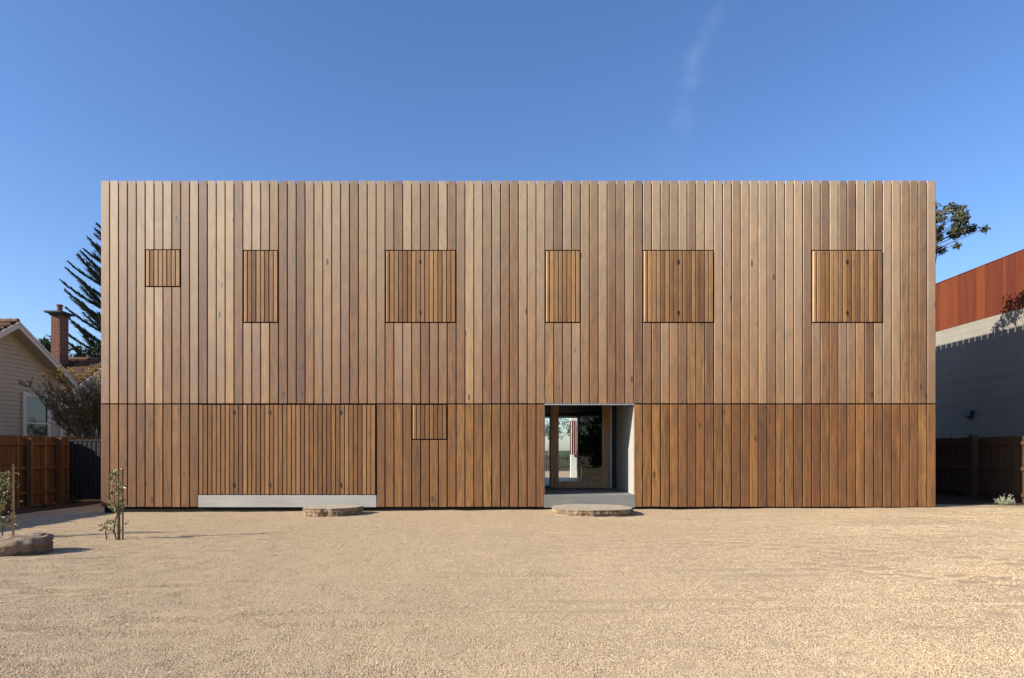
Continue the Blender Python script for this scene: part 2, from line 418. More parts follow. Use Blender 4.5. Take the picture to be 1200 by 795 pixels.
# loose stones lying on the gravel (uncountable)
def stones():
    t = NT('gravel_stone')
    oi = t.n('ShaderNodeObjectInfo')
    c = t.ramp(oi.outputs['Random'], [(0,(0.17,0.115,0.07)),(0.22,(0.39,0.285,0.17)),(0.6,(0.48,0.365,0.24)),(0.85,(0.53,0.42,0.295)),(1,(0.56,0.47,0.35))])
    t.bsdf(c, 0.9, 0.2); 
    smat = t.mat
    # carrier patch: follows the ground and holds the density
    px = [-13 + i*0.2 for i in range(131)]; py = [-13.2 + i*0.2 for i in range(68)]
    m = bpy.data.meshes.new('gravel_stones')
    n = len(px)
    fs = []; den = []
    for j in range(len(py)-1):
        for i in range(n-1):
            cx, cy = px[i]+0.1, py[j]+0.1
            d = cy - CAMY
            if abs(cx) > 0.80*d + 0.4 or (cx < -10.2 and cy > -3) or cy > -0.15: continue
            fs.append((j*n+i, j*n+i+1, (j+1)*n+i+1, (j+1)*n+i))
            q = 8200 if d < 5 else 8200*(5/d)**1.75
            q *= 0.55 + 0.9*max(0, noise.noise(Vector((cx*0.6, cy*0.8, 4.0)))+0.4)
            den.append(q)
    m.from_pydata([(x, y, gz(x, y)) for y in py for x in px], [], fs)
    a = m.attributes.new('density', 'FLOAT', 'FACE'); a.data.foreach_set('value', den)
    m.materials.append(smat)
    o = bpy.data.objects.new('gravel_stones', m); col.objects.link(o)
    tag(o, 'loose pale gravel stones scattered over the forecourt', 'gravel', kind='stuff')
    ng = bpy.data.node_groups.new('scatter_gravel', 'GeometryNodeTree')
    ng.interface.new_socket('Geometry', in_out='INPUT', socket_type='NodeSocketGeometry')
    ng.interface.new_socket('Geometry', in_out='OUTPUT', socket_type='NodeSocketGeometry')
    N = ng.nodes.new; L = ng.links.new
    gi = N('NodeGroupInput'); go = N('NodeGroupOutput')
    at = N('GeometryNodeInputNamedAttribute'); at.data_type = 'FLOAT'; at.inputs[0].default_value = 'density'
    dp = N('GeometryNodeDistributePointsOnFaces'); L(gi.outputs[0], dp.inputs['Mesh'])
    L([s for s in at.outputs if s.enabled][0], dp.inputs['Density'])
    ic = N('GeometryNodeMeshIcoSphere'); ic.inputs['Radius'].default_value = 1.0; ic.inputs['Subdivisions'].default_value = 1
    sm = N('GeometryNodeSetMaterial'); L(ic.outputs[0], sm.inputs[0]); sm.inputs['Material'].default_value = smat
    io = N('GeometryNodeInstanceOnPoints'); L(dp.outputs['Points'], io.inputs['Points']); L(sm.outputs[0], io.inputs['Instance'])
    rr = N('FunctionNodeRandomValue'); rr.data_type = 'FLOAT_VECTOR'
    rr.inputs[0].default_value = (-0.5,-0.5,0); rr.inputs[1].default_value = (0.5,0.5,6.28)
    L(rr.outputs[0], io.inputs['Rotation'])
    rs = N('FunctionNodeRandomValue'); rs.data_type = 'FLOAT_VECTOR'
    rs.inputs[0].default_value = (0.003,0.0028,0.0024); rs.inputs[1].default_value = (0.0075,0.0066,0.0058)
    L(rs.outputs[0], io.inputs['Scale'])
    L(io.outputs[0], go.inputs[0])
    md = o.modifiers.new('scatter', 'NODES'); md.node_group = ng
stones()

# mulch bed along the left fence
b = MB()
for i in range(60):
    for j in range(14):
        pass
bed = MB()
bx = [-12.6 + 0.14*i for i in range(10)]; by = [-8 + 0.2*i for i in range(57)]
vv = []
for j, y in enumerate(by):
    for i, x in enumerate(bx):
        e = min(i, len(bx)-1-i)
        xx = x + (0.12*noise.noise(Vector((y*0.9, 2.2, 0))) if i == len(bx)-1 else 0)
        vv.append((xx, y, gz(xx, y) + (0.004 if e == 0 else 0.035 + 0.03*noise.noise(Vector((x*3, y*3, 5))))))
nb = len(bx)
bed.add(vv, [(j*nb+i, j*nb+i+1, (j+1)*nb+i+1, (j+1)*nb+i) for j in range(len(by)-1) for i in range(nb-1)])
M['mulch'] = simple('bark_mulch', (0.035,0.022,0.015), (0.09,0.058,0.038), 30, 0.95, 0.1, 0.9, 0.03)
tag(bed.build('garden_bed', M['mulch'], smooth=True), kind='structure')

b = MB(); px = [10.0 + 0.25*i for i in range(21)]; py = [0.75 + 0.3*i for i in range(40)]
n_ = len(px)
b.add([(x, y, gz(x, y) + 0.01 + (0.0 if j == 0 else 0.02 + 0.02*noise.noise(Vector((x*2, y*2, 8))))) for j, y in enumerate(py) for x in px],
      [(j*n_+i, j*n_+i+1, (j+1)*n_+i+1, (j+1)*n_+i) for j in range(len(py)-1) for i in range(n_-1)])
tag(b.build('passage_shade_sheet', M['mulch'], smooth=True), kind='structure')  # dark sheet added in the side passage to deepen its shade and cut bounce

# ------------------------------------------------------------------ THE HOUSE
X0, X1 = -9.64, 9.94
ZT, ZP = 7.70, 7.645
PITCH = (X1-X0)/94
ZU = 2.485; ZL = 2.455; ZB = 0.06
GAP = 0.026
def BX(k): return X0 + PITCH*k
def zpx(y): return CAMZ + (528-y)/50.0
house = empty('timber_house', (0.15, 0, 0))
tag(house, 'two storey flat roofed house clad in vertical brown timber boards behind the gravel', 'house')

wins = [(5,4,293.0,336.0),(16,4,293.8,378.0),(32,8,293.8,378.0),(50,4,293.8,378.0),(61,8,293.8,378.0),(80,8,293.8,378.0)]
up = MB()
BD = 0.032
for k in range(94):
    x0, x1 = BX(k)+GAP/2, BX(k+1)-GAP/2
    jz = random.uniform(-0.004, 0.004); jy = random.uniform(0, 0.003)
    w = next((q for q in wins if q[0] <= k < q[0]+q[1]), None)
    if w:
        zt, zb = zpx(w[2]), zpx(w[3])
        up.board(x0, x1, jy, BD, zt+0.016, ZT+jz)
        up.board(x0, x1, jy, BD, ZU+jz*0.5, zb-0.016)
    else:
        up.board(x0, x1, jy, BD, ZU+jz*0.5, ZT+jz)
up.build('upper_cladding', M['cladding'], house)
los = [MB(), MB(), MB()]
zs_t, zs_b = 2.455, zpx(515.0)
for k in range(94):
    if 11 <= k < 31 or 50 <= k < 60: continue
    x0, x1 = BX(k)+GAP/2, BX(k+1)-GAP/2
    jy = random.uniform(0, 0.003); jz = random.uniform(-0.004, 0.004)
    zt = zs_b-0.016 if 35 <= k < 39 else ZL
    r = random.random()
    if k in (60,61,62): r = random.uniform(0.42,0.5)
    los[0 if k < 11 else 1 if k < 50 else 2].board(x0, x1, jy, BD, ZB+jz, zt, rnd=r)
for lo in los: lo.build('lower_cladding', M['lower_cladding'], house)

def shutter(k0, nb, zt, zb, pulls, name='shutter', chamfer=True):
    """nb boards wide, two slats per board; a bevelled leading stile on the left"""
    b = MB(); n = nb*2
    xa, xb = BX(k0)+0.014, BX(k0+nb)-0.012
    p = (xb-xa)/n
    for i in range(n):
        x0, x1 = xa+i*p+0.007, xa+(i+1)*p-0.013
        dy = -0.014 + random.uniform(-0.003, 0.004)
        b.board(x0, x1, dy, dy+0.042, zb+0.012, zt-0.012, 0.004, cl=0.030 if (i == 0 and chamfer) else None)
    o = b.build(name, M['slats'], house)
    fr = MB()
    fr.box(xa, xb, 0.055, 0.085, zt-0.13, zt-0.06); fr.box(xa, xb, 0.055, 0.085, zb+0.06, zb+0.13)
    fr.box(xa, xa+0.06, 0.056, 0.084, zb+0.131, zt-0.131); fr.box(xb-0.06, xb, 0.056, 0.084, zb+0.131, zt-0.131)
    fr.build('back_frame', M['membrane'], o)
    for (px, pz) in pulls:
        h = MB(); prof = []
        for a in range(12):
            t_ = 2*math.pi*a/12; prof.append((px+0.024*math.cos(t_), pz+0.06*math.sin(t_)))
        h.prism(prof, 'y', -0.021, -0.004)
        h.build('finger_pull', M['black'], o)
    return o
for (k0, nb, yt, yb) in wins:
    zt, zb = zpx(yt), zpx(yb)
    pulls = []
    if nb == 8:
        cx = BX(k0+4) - 0.01
        pulls = [(cx, zt-0.27), (cx, zb+0.22)]
    shutter(k0, nb, zt, zb, pulls)
shutter(35, 4, ZL+0.002, zs_b, [])
pl = []
for px in (274, 316, 399):
    x = (px-600)/50.0; pl += [(x, zpx(483.6)), (x, zpx(568.7))]
shutter(11, 20, ZL+0.002, zpx(580.0), pl, 'slatted_screen', False)

q = MB(); q.board(BX(11)-0.004, BX(31)+0.004, 0.0, 0.06, zpx(594.5), zpx(580.3), 0.006)
q.build('concrete_plinth', M['plinth'], house)

# entry recess
EX0, EX1, EY, FZ, CZ = BX(50), BX(60), 2.7, 0.34, 2.78
bk = MB()   # dark weatherproof backing behind the boards
bk.box(X0+0.03, EX0-0.03, 0.09, 0.28, 0.10, ZP-0.03); bk.box(EX1+0.03, X1-0.03, 0.09, 0.28, 0.10, ZP-0.03)
bk.box(EX0-0.03, EX1+0.03, 0.09, 0.28, 2.52, ZP-0.03)
bk.build('backing_wall', M['membrane'], house)
bt = MB()   # horizontal battens carrying the boards
for z in (0.35, 1.2, 2.0):
    bt.box(X0+0.02, EX0-0.03, 0.0865, 0.0895, z, z+0.04); bt.box(EX1+0.03, X1-0.02, 0.0865, 0.0895, z, z+0.04)
for z in (2.6,3.6,4.6,5.6,6.6,7.4): bt.box(X0+0.02, X1-0.02, 0.0865, 0.0895, z, z+0.04)
bt.build('batten', M['membrane'], house)
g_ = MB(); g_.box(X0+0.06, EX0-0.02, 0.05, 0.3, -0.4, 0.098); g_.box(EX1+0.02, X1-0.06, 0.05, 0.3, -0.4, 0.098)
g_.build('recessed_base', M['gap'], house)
rv_l = MB(); rv_l.box(EX0-0.028, EX0, 0.034, EY+0.02, FZ+0.002, CZ); 
rv_r = MB(); rv_r.box(EX1, EX1+0.028, 0.034, EY+0.02, FZ+0.002, CZ)
rv_l.build('reveal', M['plaster'], house); rv_r.build('reveal', M['plaster'], house)
c_ = MB(); c_.box(EX0-0.02, EX1+0.02, 0.30, EY+0.1, CZ+0.002, CZ+0.05); c_.build('entry_ceiling', M['plaster'], house)
s_ = MB(); s_.box(EX0-0.026, EX1+0.026, -0.004, EY+0.3, 0.04, FZ); s_.build('entry_slab', M['slab'], house)
l_ = MB(); l_.box(EX0-0.01, EX1+0.01, -0.006, 0.30, 2.448, 2.474); l_.build('lintel', M['galv'], house)

# front door and sidelight
dx0, dx1 = 1.065, 2.69
door = MB(); ST = 0.215
door.box(dx0, dx0+ST, EY, EY+0.055, FZ+0.012, CZ-0.004); door.box(dx1-ST, dx1, EY, EY+0.055, FZ+0.012, CZ-0.004)
door.box(dx0+ST, dx1-ST, EY+0.002, EY+0.053, FZ+0.012, FZ+0.19); door.box(dx0+ST, dx1-ST, EY+0.002, EY+0.053, CZ-0.15, CZ-0.004)
d = door.build('front_door', M['door_wood'], house)
p = MB(); p.box(dx0+ST-0.01, dx1-ST+0.01, EY+0.024, EY+0.032, FZ+0.18, CZ-0.14); p.build('pane', M['glass'], d)
sl = MB(); sl.box(EX0, EX0+0.03, EY+0.002, EY+0.053, FZ+0.012, CZ-0.004); sl.box(dx0-0.035, dx0-0.003, EY+0.002, EY+0.053, FZ+0.012, CZ-0.004)
sl.box(EX0+0.03, dx0-0.035, EY+0.002, EY+0.053, FZ+0.012, FZ+0.07)
sd = sl.build('sidelight', M['black'], house)
p = MB(); p.box(EX0+0.02, dx0-0.03, EY+0.024, EY+0.032, FZ+0.06, CZ-0.01); p.build('pane', M['glass'], sd)
j = MB(); j.box(dx1+0.012, dx1+0.04, EY-0.012, EY+0.06, FZ+0.004, CZ-0.004); j.build('door_jamb', M['white'], house)
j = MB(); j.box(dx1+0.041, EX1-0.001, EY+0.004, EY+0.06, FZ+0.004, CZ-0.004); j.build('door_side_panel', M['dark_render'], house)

# hall seen through the door: floor, walls, ceiling, rear opening
YB = 10.0
HX0, HX1 = 0.45, 6.0
RO0, RO1 = 0.62, 2.50
w = MB(); w.box(HX0-0.1, HX1+0.1, EY+0.302, YB+0.2, 0.05, FZ-0.002); w.build('hall_floor', M['floor_con'], house)
w = MB()
w.box(HX0-0.12, HX0, EY+0.31, YB, FZ, CZ); w.box(HX1, HX1+0.12, EY+0.31, YB, FZ, CZ)
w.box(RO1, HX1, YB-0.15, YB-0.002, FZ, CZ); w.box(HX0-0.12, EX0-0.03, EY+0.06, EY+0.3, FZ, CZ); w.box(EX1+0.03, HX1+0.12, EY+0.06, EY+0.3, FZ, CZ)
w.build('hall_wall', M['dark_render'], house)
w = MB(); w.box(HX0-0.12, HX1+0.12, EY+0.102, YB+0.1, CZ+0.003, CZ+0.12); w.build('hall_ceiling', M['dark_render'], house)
w = MB(); w.box(X0+0.03, RO0, YB, YB+0.2, 0.0, ZP-0.03); w.box(RO1, X1-0.03, YB, YB+0.2, 0.0, ZP-0.03)
w.box(RO0, RO1, YB+0.002, YB+0.198, 2.62, ZP-0.03); w.build('rear_wall', M['lower_cladding'], house)
w = MB(); w.box(X0+0.04, X1-0.04, 0.30, YB+0.18, ZP-0.22, ZP-0.10); w.build('roof', M['roof_sheet'], house)
w = MB(); w.box(X0+0.02, X1-0.02, 0.036, 0.32, ZP-0.028, ZP); w.box(X0+0.02, X0+0.32, 0.321, YB, ZP-0.028, ZP); w.box(X1-0.32, X1-0.02, 0.321, YB, ZP-0.088, ZP-0.06)
w.box(X0+0.02, X1-0.02, YB+0.001, YB+0.25, ZP-0.028, ZP); w.build('parapet', M['black'], house)
# side cladding (boards run past the parapet with open gaps)
for side in (0, 1):
    sb = MB(); P2 = 0.298; y = 0.036
    while y + P2 < YB+0.25:
        if side: sb.box(X1-0.018, X1+0.012, y+0.002, y+P2-0.034, ZU, ZT+0.01)
        else: sb.box(X0-0.012, X0+0.018, y+0.002, y+P2-0.06, ZU, ZT-0.0)
        if side: sb.box(X1-0.018, X1+0.012, y+0.002, y+P2-0.03, ZB, ZL)
        else: sb.box(X0-0.012, X0+0.018, y+0.002, y+P2-0.03, ZB, ZL)
        y += P2
    sb.build('side_cladding', M['cladding'], house)
    sw = MB()
    if side: sw.box(X1-0.2, X1-0.04, 0.29, YB, 0.0, ZP-0.09)
    else: sw.box(X0+0.04, X0+0.2, 0.29, YB, 0.0, ZP-0.03)
    sw.build('side_wall', M['membrane'], house)

# bench inside
bn = empty('bench', (3.3, 8.6, FZ))
tag(bn, 'low timber bench standing inside the hall, seen through the glass door', 'bench')
s = MB(); s.box(2.35, 4.6, 8.4, 8.85, FZ+0.44, FZ+0.50); s.build('seat', M['bench_wood'], bn)
for x in (2.5, 4.4):
    s = MB(); s.box(x, x+0.06, 8.44, 8.81, FZ+0.001, FZ+0.438); s.build('leg', M['bench_wood'], bn)

# ------------------------------------------------------------------ stepping stones
def slab_stone(name, cx, cy, a, bb, ztop, seed, label):
    rn = random.Random(seed)
    n = 120; m = 9
    # irregular broken outline: straight chords between uneven corners, then worn
    cor = []
    for k in range(m):
        t_ = 2*math.pi*(k+rn.uniform(-0.28,0.28))/m
        c, s_ = math.cos(t_), math.sin(t_)
        e = (abs(c)**2.5 + abs(s_)**2.5)**(-1/2.5)*rn.uniform(0.93,1.06)
        cor.append((t_, Vector((a*e*c, bb*e*s_, 0))))
    out = []
    for i in range(n):
        u = i*m/n; k = int(u); p = cor[k][1].lerp(cor[(k+1) % m][1], u-k)
        q = p.normalized()
        p = p + q*(0.05*math.sin(math.pi*(u-k)) + 0.018*noise.noise(Vector((i*0.22, seed, 0))) + 0.008*noise.noise(Vector((i*0.7, seed, 3))))
        out.append(p)
    g = min(gz(cx+a*k, cy) for k in (-1,0,1)) - 0.06
    rows = [(0.985,ztop),(1.0,ztop-0.012),(0.985,ztop-0.04),(0.995,ztop-0.075),(0.97,ztop-0.11),(0.98,ztop-0.15),(0.95,g)]
    vs = []; fs = []
    for ri, (k, z) in enumerate(rows):
        for i in range(n):
            p = out[i]
            rr = k*(1 + (0 if ri < 2 else 0.045*noise.noise(Vector((i*0.30, z*7, seed))) + 0.03*noise.noise(Vector((i*0.8, z*20, seed)))))
            vs.append((cx + p.x*rr, cy + p.y*rr, z + (0.004*noise.noise(Vector((i*0.15, seed, 0))) if ri < 2 else 0.006*noise.noise(Vector((i*0.5, ri, seed))))))
    for ri in range(len(rows)-1):
        for i in range(n):
            k = (i+1) % n
            fs.append((ri*n+i, (ri+1)*n+i, (ri+1)*n+k, ri*n+k))
    b = MB()
    o_ = empty(name, (cx, cy, 0))
    tag(o_, label, 'stone')
    b.add(vs, fs); b.build('rough_side', M['sandstone'], o_)
    t_ = MB(); t_.add(vs[:n], [tuple(range(n))]); t_.build('flat_top', M['stone_top'], o_)
slab_stone('stepping_stone', (690.5-600)/50*0.95, -0.98, 0.89, 0.84, 0.135, 3, 'larger flat stepping stone with rough edges below the glass entry door')
slab_stone('stepping_stone', (390-600)/50*0.955, -0.74, 0.61, 0.60, 0.13, 8, 'smaller flat stepping stone in front of the concrete strip below the slatted screen')

# ------------------------------------------------------------------ boulder
def boulder():
    import bmesh
    bm = bmesh.new(); bmesh.ops.create_icosphere(bm, subdivisions=5, radius=1)
    for v in bm.verts:
        p = v.co.copy()
        q = p*(1 + 0.22*noise.noise(p*1.3 + Vector((4,1,2))) + 0.12*abs(noise.noise(p*2.9)) + 0.06*noise.noise(p*7) + 0.03*noise.noise(p*17))
        q.x *= 0.78; q.y *= 0.40; q.z *= 0.27
        q.z = min(q.z, 0.125 + 0.05*noise.noise(p*2.2) + 0.02*noise.noise(p*6) + 0.03*p.x)
        v.co = q
    m = bpy.data.meshes.new('boulder'); bm.to_mesh(m); bm.free()
    m.polygons.foreach_set('use_smooth', [True]*len(m.polygons)); m.materials.append(M['boulder'])
    o = bpy.data.objects.new('boulder', m); col.objects.link(o)
    o.location = (-7.22, -6.45, gz(-7, -6.45)+0.085); o.rotation_euler = (0, R(-2), R(6))
    tag(o, 'flat brown boulder lying on the gravel at the left edge', 'boulder')
boulder()

# ------------------------------------------------------------------ saplings and stakes
def sapling(x, y, h, n, label, spread=0.14, seed=1, cat='sapling', bare=(0.1,0.35)):
    random.seed(seed)
    z0 = gz(x, y)
    o = empty('sapling', (x, y, z0)); tag(o, label, cat, 'young saplings in the gravel')
    st = MB(); pts = []
    for i in range(9):
        t_ = i/8
        pts.append((x+0.02*math.sin(i*1.7+seed), y+0.015*math.cos(i*2.1), z0+h*t_))
    st.tube(pts, [0.011*(1-0.65*i/8) for i in range(9)], 6)
    lf = MB()
    for k in range(n):
        t_ = random.uniform(0.12, 1.0)
        if bare[0] < t_-0.12 < bare[1] and random.random() < 0.8: continue
        a = random.uniform(0, 6.28)
        L = spread*random.uniform(0.3, 1.25)*(1.05-0.35*t_)
        base = Vector((x, y, z0+h*t_)); tip = base + Vector((L*math.cos(a), L*math.sin(a), L*random.uniform(0.1, 0.9)))
        if random.random() < 0.5: st.tube([base, tip], [0.003, 0.0015], 4, cap=False)
        for q in range(random.randint(3, 6)):
            p = base.lerp(tip, random.uniform(0.35, 1.0)); dd = (tip-base).normalized()*0.6 + rv()*0.8
            lf.leaf(p, dd, rv(), random.uniform(0.035, 0.085), random.uniform(0.018, 0.034))
    st.build('stem', M['twig'], o); lf.build('foliage', M['sapleaf'], o)
def stake(x, y, h, label, mat, w=0.024, tilt=0.0):
    z0 = gz(x, y)
    b = MB(); b.tube([(x,y,z0-0.1),(x+tilt*h,y,z0+h-0.03),(x+tilt*h,y,z0+h)], [w,w,w*0.6], 4)
    tag(b.build('garden_stake', mat), label, 'stake', 'timber stakes beside the saplings')
sapling(-8.40, -4.75, 1.06, 140, 'bushy sapling with dense green leaves cut by the left edge', 0.24, 5, bare=(2,3))
stake(-8.24, -4.72, 1.23, 'tall pale stake beside the bushy sapling at the left edge', M['stake'], 0.021)
sapling(-6.36, -5.05, 1.10, 78, 'thin sparse sapling standing in front of the left corner of the house', 0.15, 9, bare=(0.14,0.28))
sapling(-6.53, -5.02, 0.30, 10, 'tiny leafy shoot at the foot of the thin sparse sapling', 0.10, 12, bare=(2,3))
stake(-6.27, -5.0, 1.16, 'tan stake carrying the thin sparse sapling near the left house corner', M['stake'], 0.017, 0.0)
stake(-6.30, -5.06, 0.55, 'short dark stake at the base of the thin sparse sapling', M['dark_stake'], 0.028)
stake(-7.45, -7.55, 1.15, 'stake just outside the left edge whose thin shadow crosses the gravel', M['stake'], 0.02)

# low plants by the right fence
def tuft(x, y, r, n, mat, label, seed, name='small_plant'):
    random.seed(seed); b = MB(); z0 = gz(x, y)
    for k in range(n):
        a = random.uniform(0, 6.28); e = random.uniform(0.25, 1.3); L = r*random.uniform(0.5, 1.1)
        d = Vector((math.cos(a)*math.cos(e), math.sin(a)*math.cos(e), math.sin(e)))
        tip = Vector((x, y, z0)) + d*L
        b.tube([(x+0.02*math.cos(a), y+0.02*math.sin(a), z0), tip], [0.005, 0.002], 4, cap=False)
        for q in range(5):
            p = Vector((x, y, z0)).lerp(tip, random.uniform(0.4, 1.0))
            b.leaf(p, d*0.7+rv()*0.7, rv(), random.uniform(0.05, 0.09), random.uniform(0.018, 0.03))
    tag(b.build(name, mat), label, 'plant')
tuft(11.95, 0.55, 0.30, 26, M['greyleaf'], 'small silvery plant on the gravel edge by the right fence', 3)
tuft(12.75, 0.75, 0.16, 12, M['greyleaf'], 'tiny dry weed beside the end of the right fence', 4)
tuft(-12.0, 2.6, 0.3, 26, M['darkleaf'], 'dark low plant at the foot of the left fence post by the charcoal gate', 6)
tuft(-11.75, 1.1, 0.26, 22, M['darkleaf'], 'dark low plant in the mulch along the left timber fence', 7)

# leaf litter on the right
b = MB(); random.seed(5)
for k in range(260):
    x = random.uniform(11.4, 13.4); y = random.uniform(0.1, 0.9)+(x-11.4)*0.12
    b.leaf((x, y, gz(x, y)+0.012+random.random()*0.01), (random.uniform(-1,1), random.uniform(-1,1), 0.15), (0,0,1), random.uniform(0.03,0.07), random.uniform(0.015,0.03))
tag(b.build('leaf_litter', M['dryleaf']), 'dry fallen leaves and twigs on the ground by the right fence', 'litter', kind='stuff')

# ------------------------------------------------------------------ fences
def paling_fence(name, X, ya, yb, h, face, mat, label, posts, rails=(0.22,0.88,1.52), railx=0.05, seed=2, zoff=0.0):
    """fence running along y at x=X; rails and posts on the face side (+1: +x, -1: -x)"""
    random.seed(seed)
    o = empty(name, (X, ya, 0)); tag(o, label, 'fence')
    p = MB(); y = ya; k = 0
    while y < yb:
        w = random.uniform(0.095, 0.108)
        dx = (0.012 if k % 2 else 0.0)
        z0 = gz(X, y) - 0.02
        p.box(X-0.012+dx*face, X+0.006+dx*face, y, y+w, z0, zoff + h + random.uniform(-0.012, 0.012))
        y += w + random.uniform(-0.008, 0.004) + (0.008 if k % 2 else 0.004); k += 1
    p.build('palings', mat, o)
    for z in rails:
        r = MB(); a, b_ = sorted((X+0.022*face, X+0.022*face+railx*face))
        r.box(a, b_, ya-0.02, yb, z, z+0.085); r.build('rail', mat, o)
    for (yy, ph, w) in posts:
        r = MB(); a, b_ = sorted((X+0.074*face, X+0.074*face+w*face))
        r.box(a, b_, yy, yy+w, -0.2, ph); r.build('post', mat, o)
    return o
paling_fence('paling_fence', -12.78, -9.0, 13.0, 1.76, 1, M['fence_wood'], 'brown timber paling fence with rails and posts on the left boundary',
             [(-3.4,1.7,0.11),(-0.6,1.7,0.11),(1.85,1.70,0.13),(3.02,1.74,0.15)])
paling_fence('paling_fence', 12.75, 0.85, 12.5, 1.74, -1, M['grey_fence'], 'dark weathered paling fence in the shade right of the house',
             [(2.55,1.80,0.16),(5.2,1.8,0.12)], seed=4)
# end post; sunlight on its three rail stubs is put into white colour
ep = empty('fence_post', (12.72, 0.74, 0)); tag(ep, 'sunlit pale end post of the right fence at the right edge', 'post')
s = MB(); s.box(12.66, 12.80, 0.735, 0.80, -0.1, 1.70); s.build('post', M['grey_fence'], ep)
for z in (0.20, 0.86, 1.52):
    s = MB(); s.box(12.60, 12.86, 0.655, 0.732, z, z+0.14); s.build('lit_rail_end', M['white'], ep)

# charcoal gate
gt = empty('side_gate', (-11.1, 3.3, 0)); tag(gt, 'charcoal steel side gate between the left fence post and the house', 'gate')
s = MB()
for i in range(22):
    x = -12.52 + i*0.129
    s.prism([(x,3.34),(x,3.315),(x+0.02,3.30),(x+0.10,3.30),(x+0.12,3.315),(x+0.12,3.34)], 'z', 0.05, 1.64)
s.build('panel', M['gate'], gt)
s = MB(); s.box(-12.53, -9.68, 3.29, 3.35, 1.642, 1.69); s.build('top_rail', M['gate'], gt)
s = MB(); s.box(-12.53, -9.68, 3.29, 3.35, 0.0, 0.048); s.build('bottom_rail', M['gate'], gt)

# ------------------------------------------------------------------ right concrete wall + rusty steel
XW = 15.2
s = MB(); s.box(XW, XW+0.25, -1.5, 34, -0.3, 5.62)
tag(s.build('concrete_wall', M['concrete']), 'tall board formed concrete boundary wall right of the house', 'wall')
rs = empty('steel_fence', (XW, 0, 5.62)); tag(rs, 'rusty orange steel screen standing on the concrete wall', 'steel screen')
s = MB(); y = -1.4; random.seed(21)
while y < 33.8:
    w = random.choice((0.18,0.24,0.3,0.36,0.42))
    dx = random.uniform(0, 0.012)
    s.box(XW-0.012+dx, XW+0.02, y+0.003, y+w-0.004, 5.624, 7.33); y += w
s.build('steel_sheets', M['corten'], rs)
s = MB(); s.box(XW-0.02, XW+0.05, -1.42, 33.9, 7.332, 7.36); s.build('capping', M['corten'], rs)
s = MB(); s.box(XW+0.021, XW+0.06, -1.4, 33.8, 5.70, 5.78); s.box(XW+0.021, XW+0.06, -1.4, 33.8, 7.1, 7.18); s.build('rail', M['corten'], rs)
wl = empty('wall_lamp', (XW, 6.6, 2.57)); tag(wl, 'small black lamp fixed to the shaded concrete wall', 'lamp')
s = MB(); s.prism([(XW-0.14,2.50),(XW-0.05,2.46),(XW-0.002,2.46),(XW-0.002,2.70),(XW-0.10,2.70)], 'y', 6.48, 6.72); s.prism([(0,0),(0.001,0),(0,0.001)],'y',6.6,6.601) if False else None
# prism along y uses (x,z) profile
s.build('housing', M['black'], wl)
s = MB(); s.tube([(XW-0.07,6.6,2.40),(XW-0.07,6.6,2.458)], 0.04, 10); s.build('lens', M['black'], wl)

# ------------------------------------------------------------------ neighbour's weatherboard house
nh = empty('weatherboard_house', (-17.5, 6, 0)); tag(nh, 'cream weatherboard cottage with white gable and tiled roof behind the left fence', 'house')
SL = 0.57
def gable_wall(xw, yapex, zapex, half, z0, back, y_lo=None, y_hi=None):
    """lapped boards on the plane x=xw facing +x under the gable"""
    b = MB(); z = z0
    while z < zapex-0.1:
        zt = z+0.135
        yl = yapex - min(half, (zapex-z)/SL); yh = yapex + min(half, (zapex-z)/SL)
        if y_lo is not None: yl = max(yl, y_lo)
        if y_hi is not None: yh = min(yh, y_hi)
        if yh-yl > 0.05:
            b.prism([(xw+0.0,z+0.15),(xw-0.05,z+0.15),(xw-0.05,z),(xw+0.026,z)][::-1], 'y', yl, yh)
        z += 0.135
    return b
gable_wall(-16.0, 5.6, 5.30, 2.6, 0.0, 0).build('gable_wall', M['weatherboard'], nh)
gable_wall(-16.6, 11.9, 4.95, 3.4, 0.0, 0, 8.26).build('gable_wall', M['weatherboard'], nh)
s = MB(); s.box(-24, -16.06, 3.1, 8.15, 0.0, 3.7); s.box(-24, -16.66, 8.6, 15.2, 0, 3.0); s.box(-16.65,-16.06,8.10,8.15,0,3.7); s.build('house_body', M['weatherboard'], nh)
s = MB(); s.box(-16.04, -15.93, 8.09, 8.20, 0.0, 3.75); s.build('corner_board', M['trim_white'], nh)
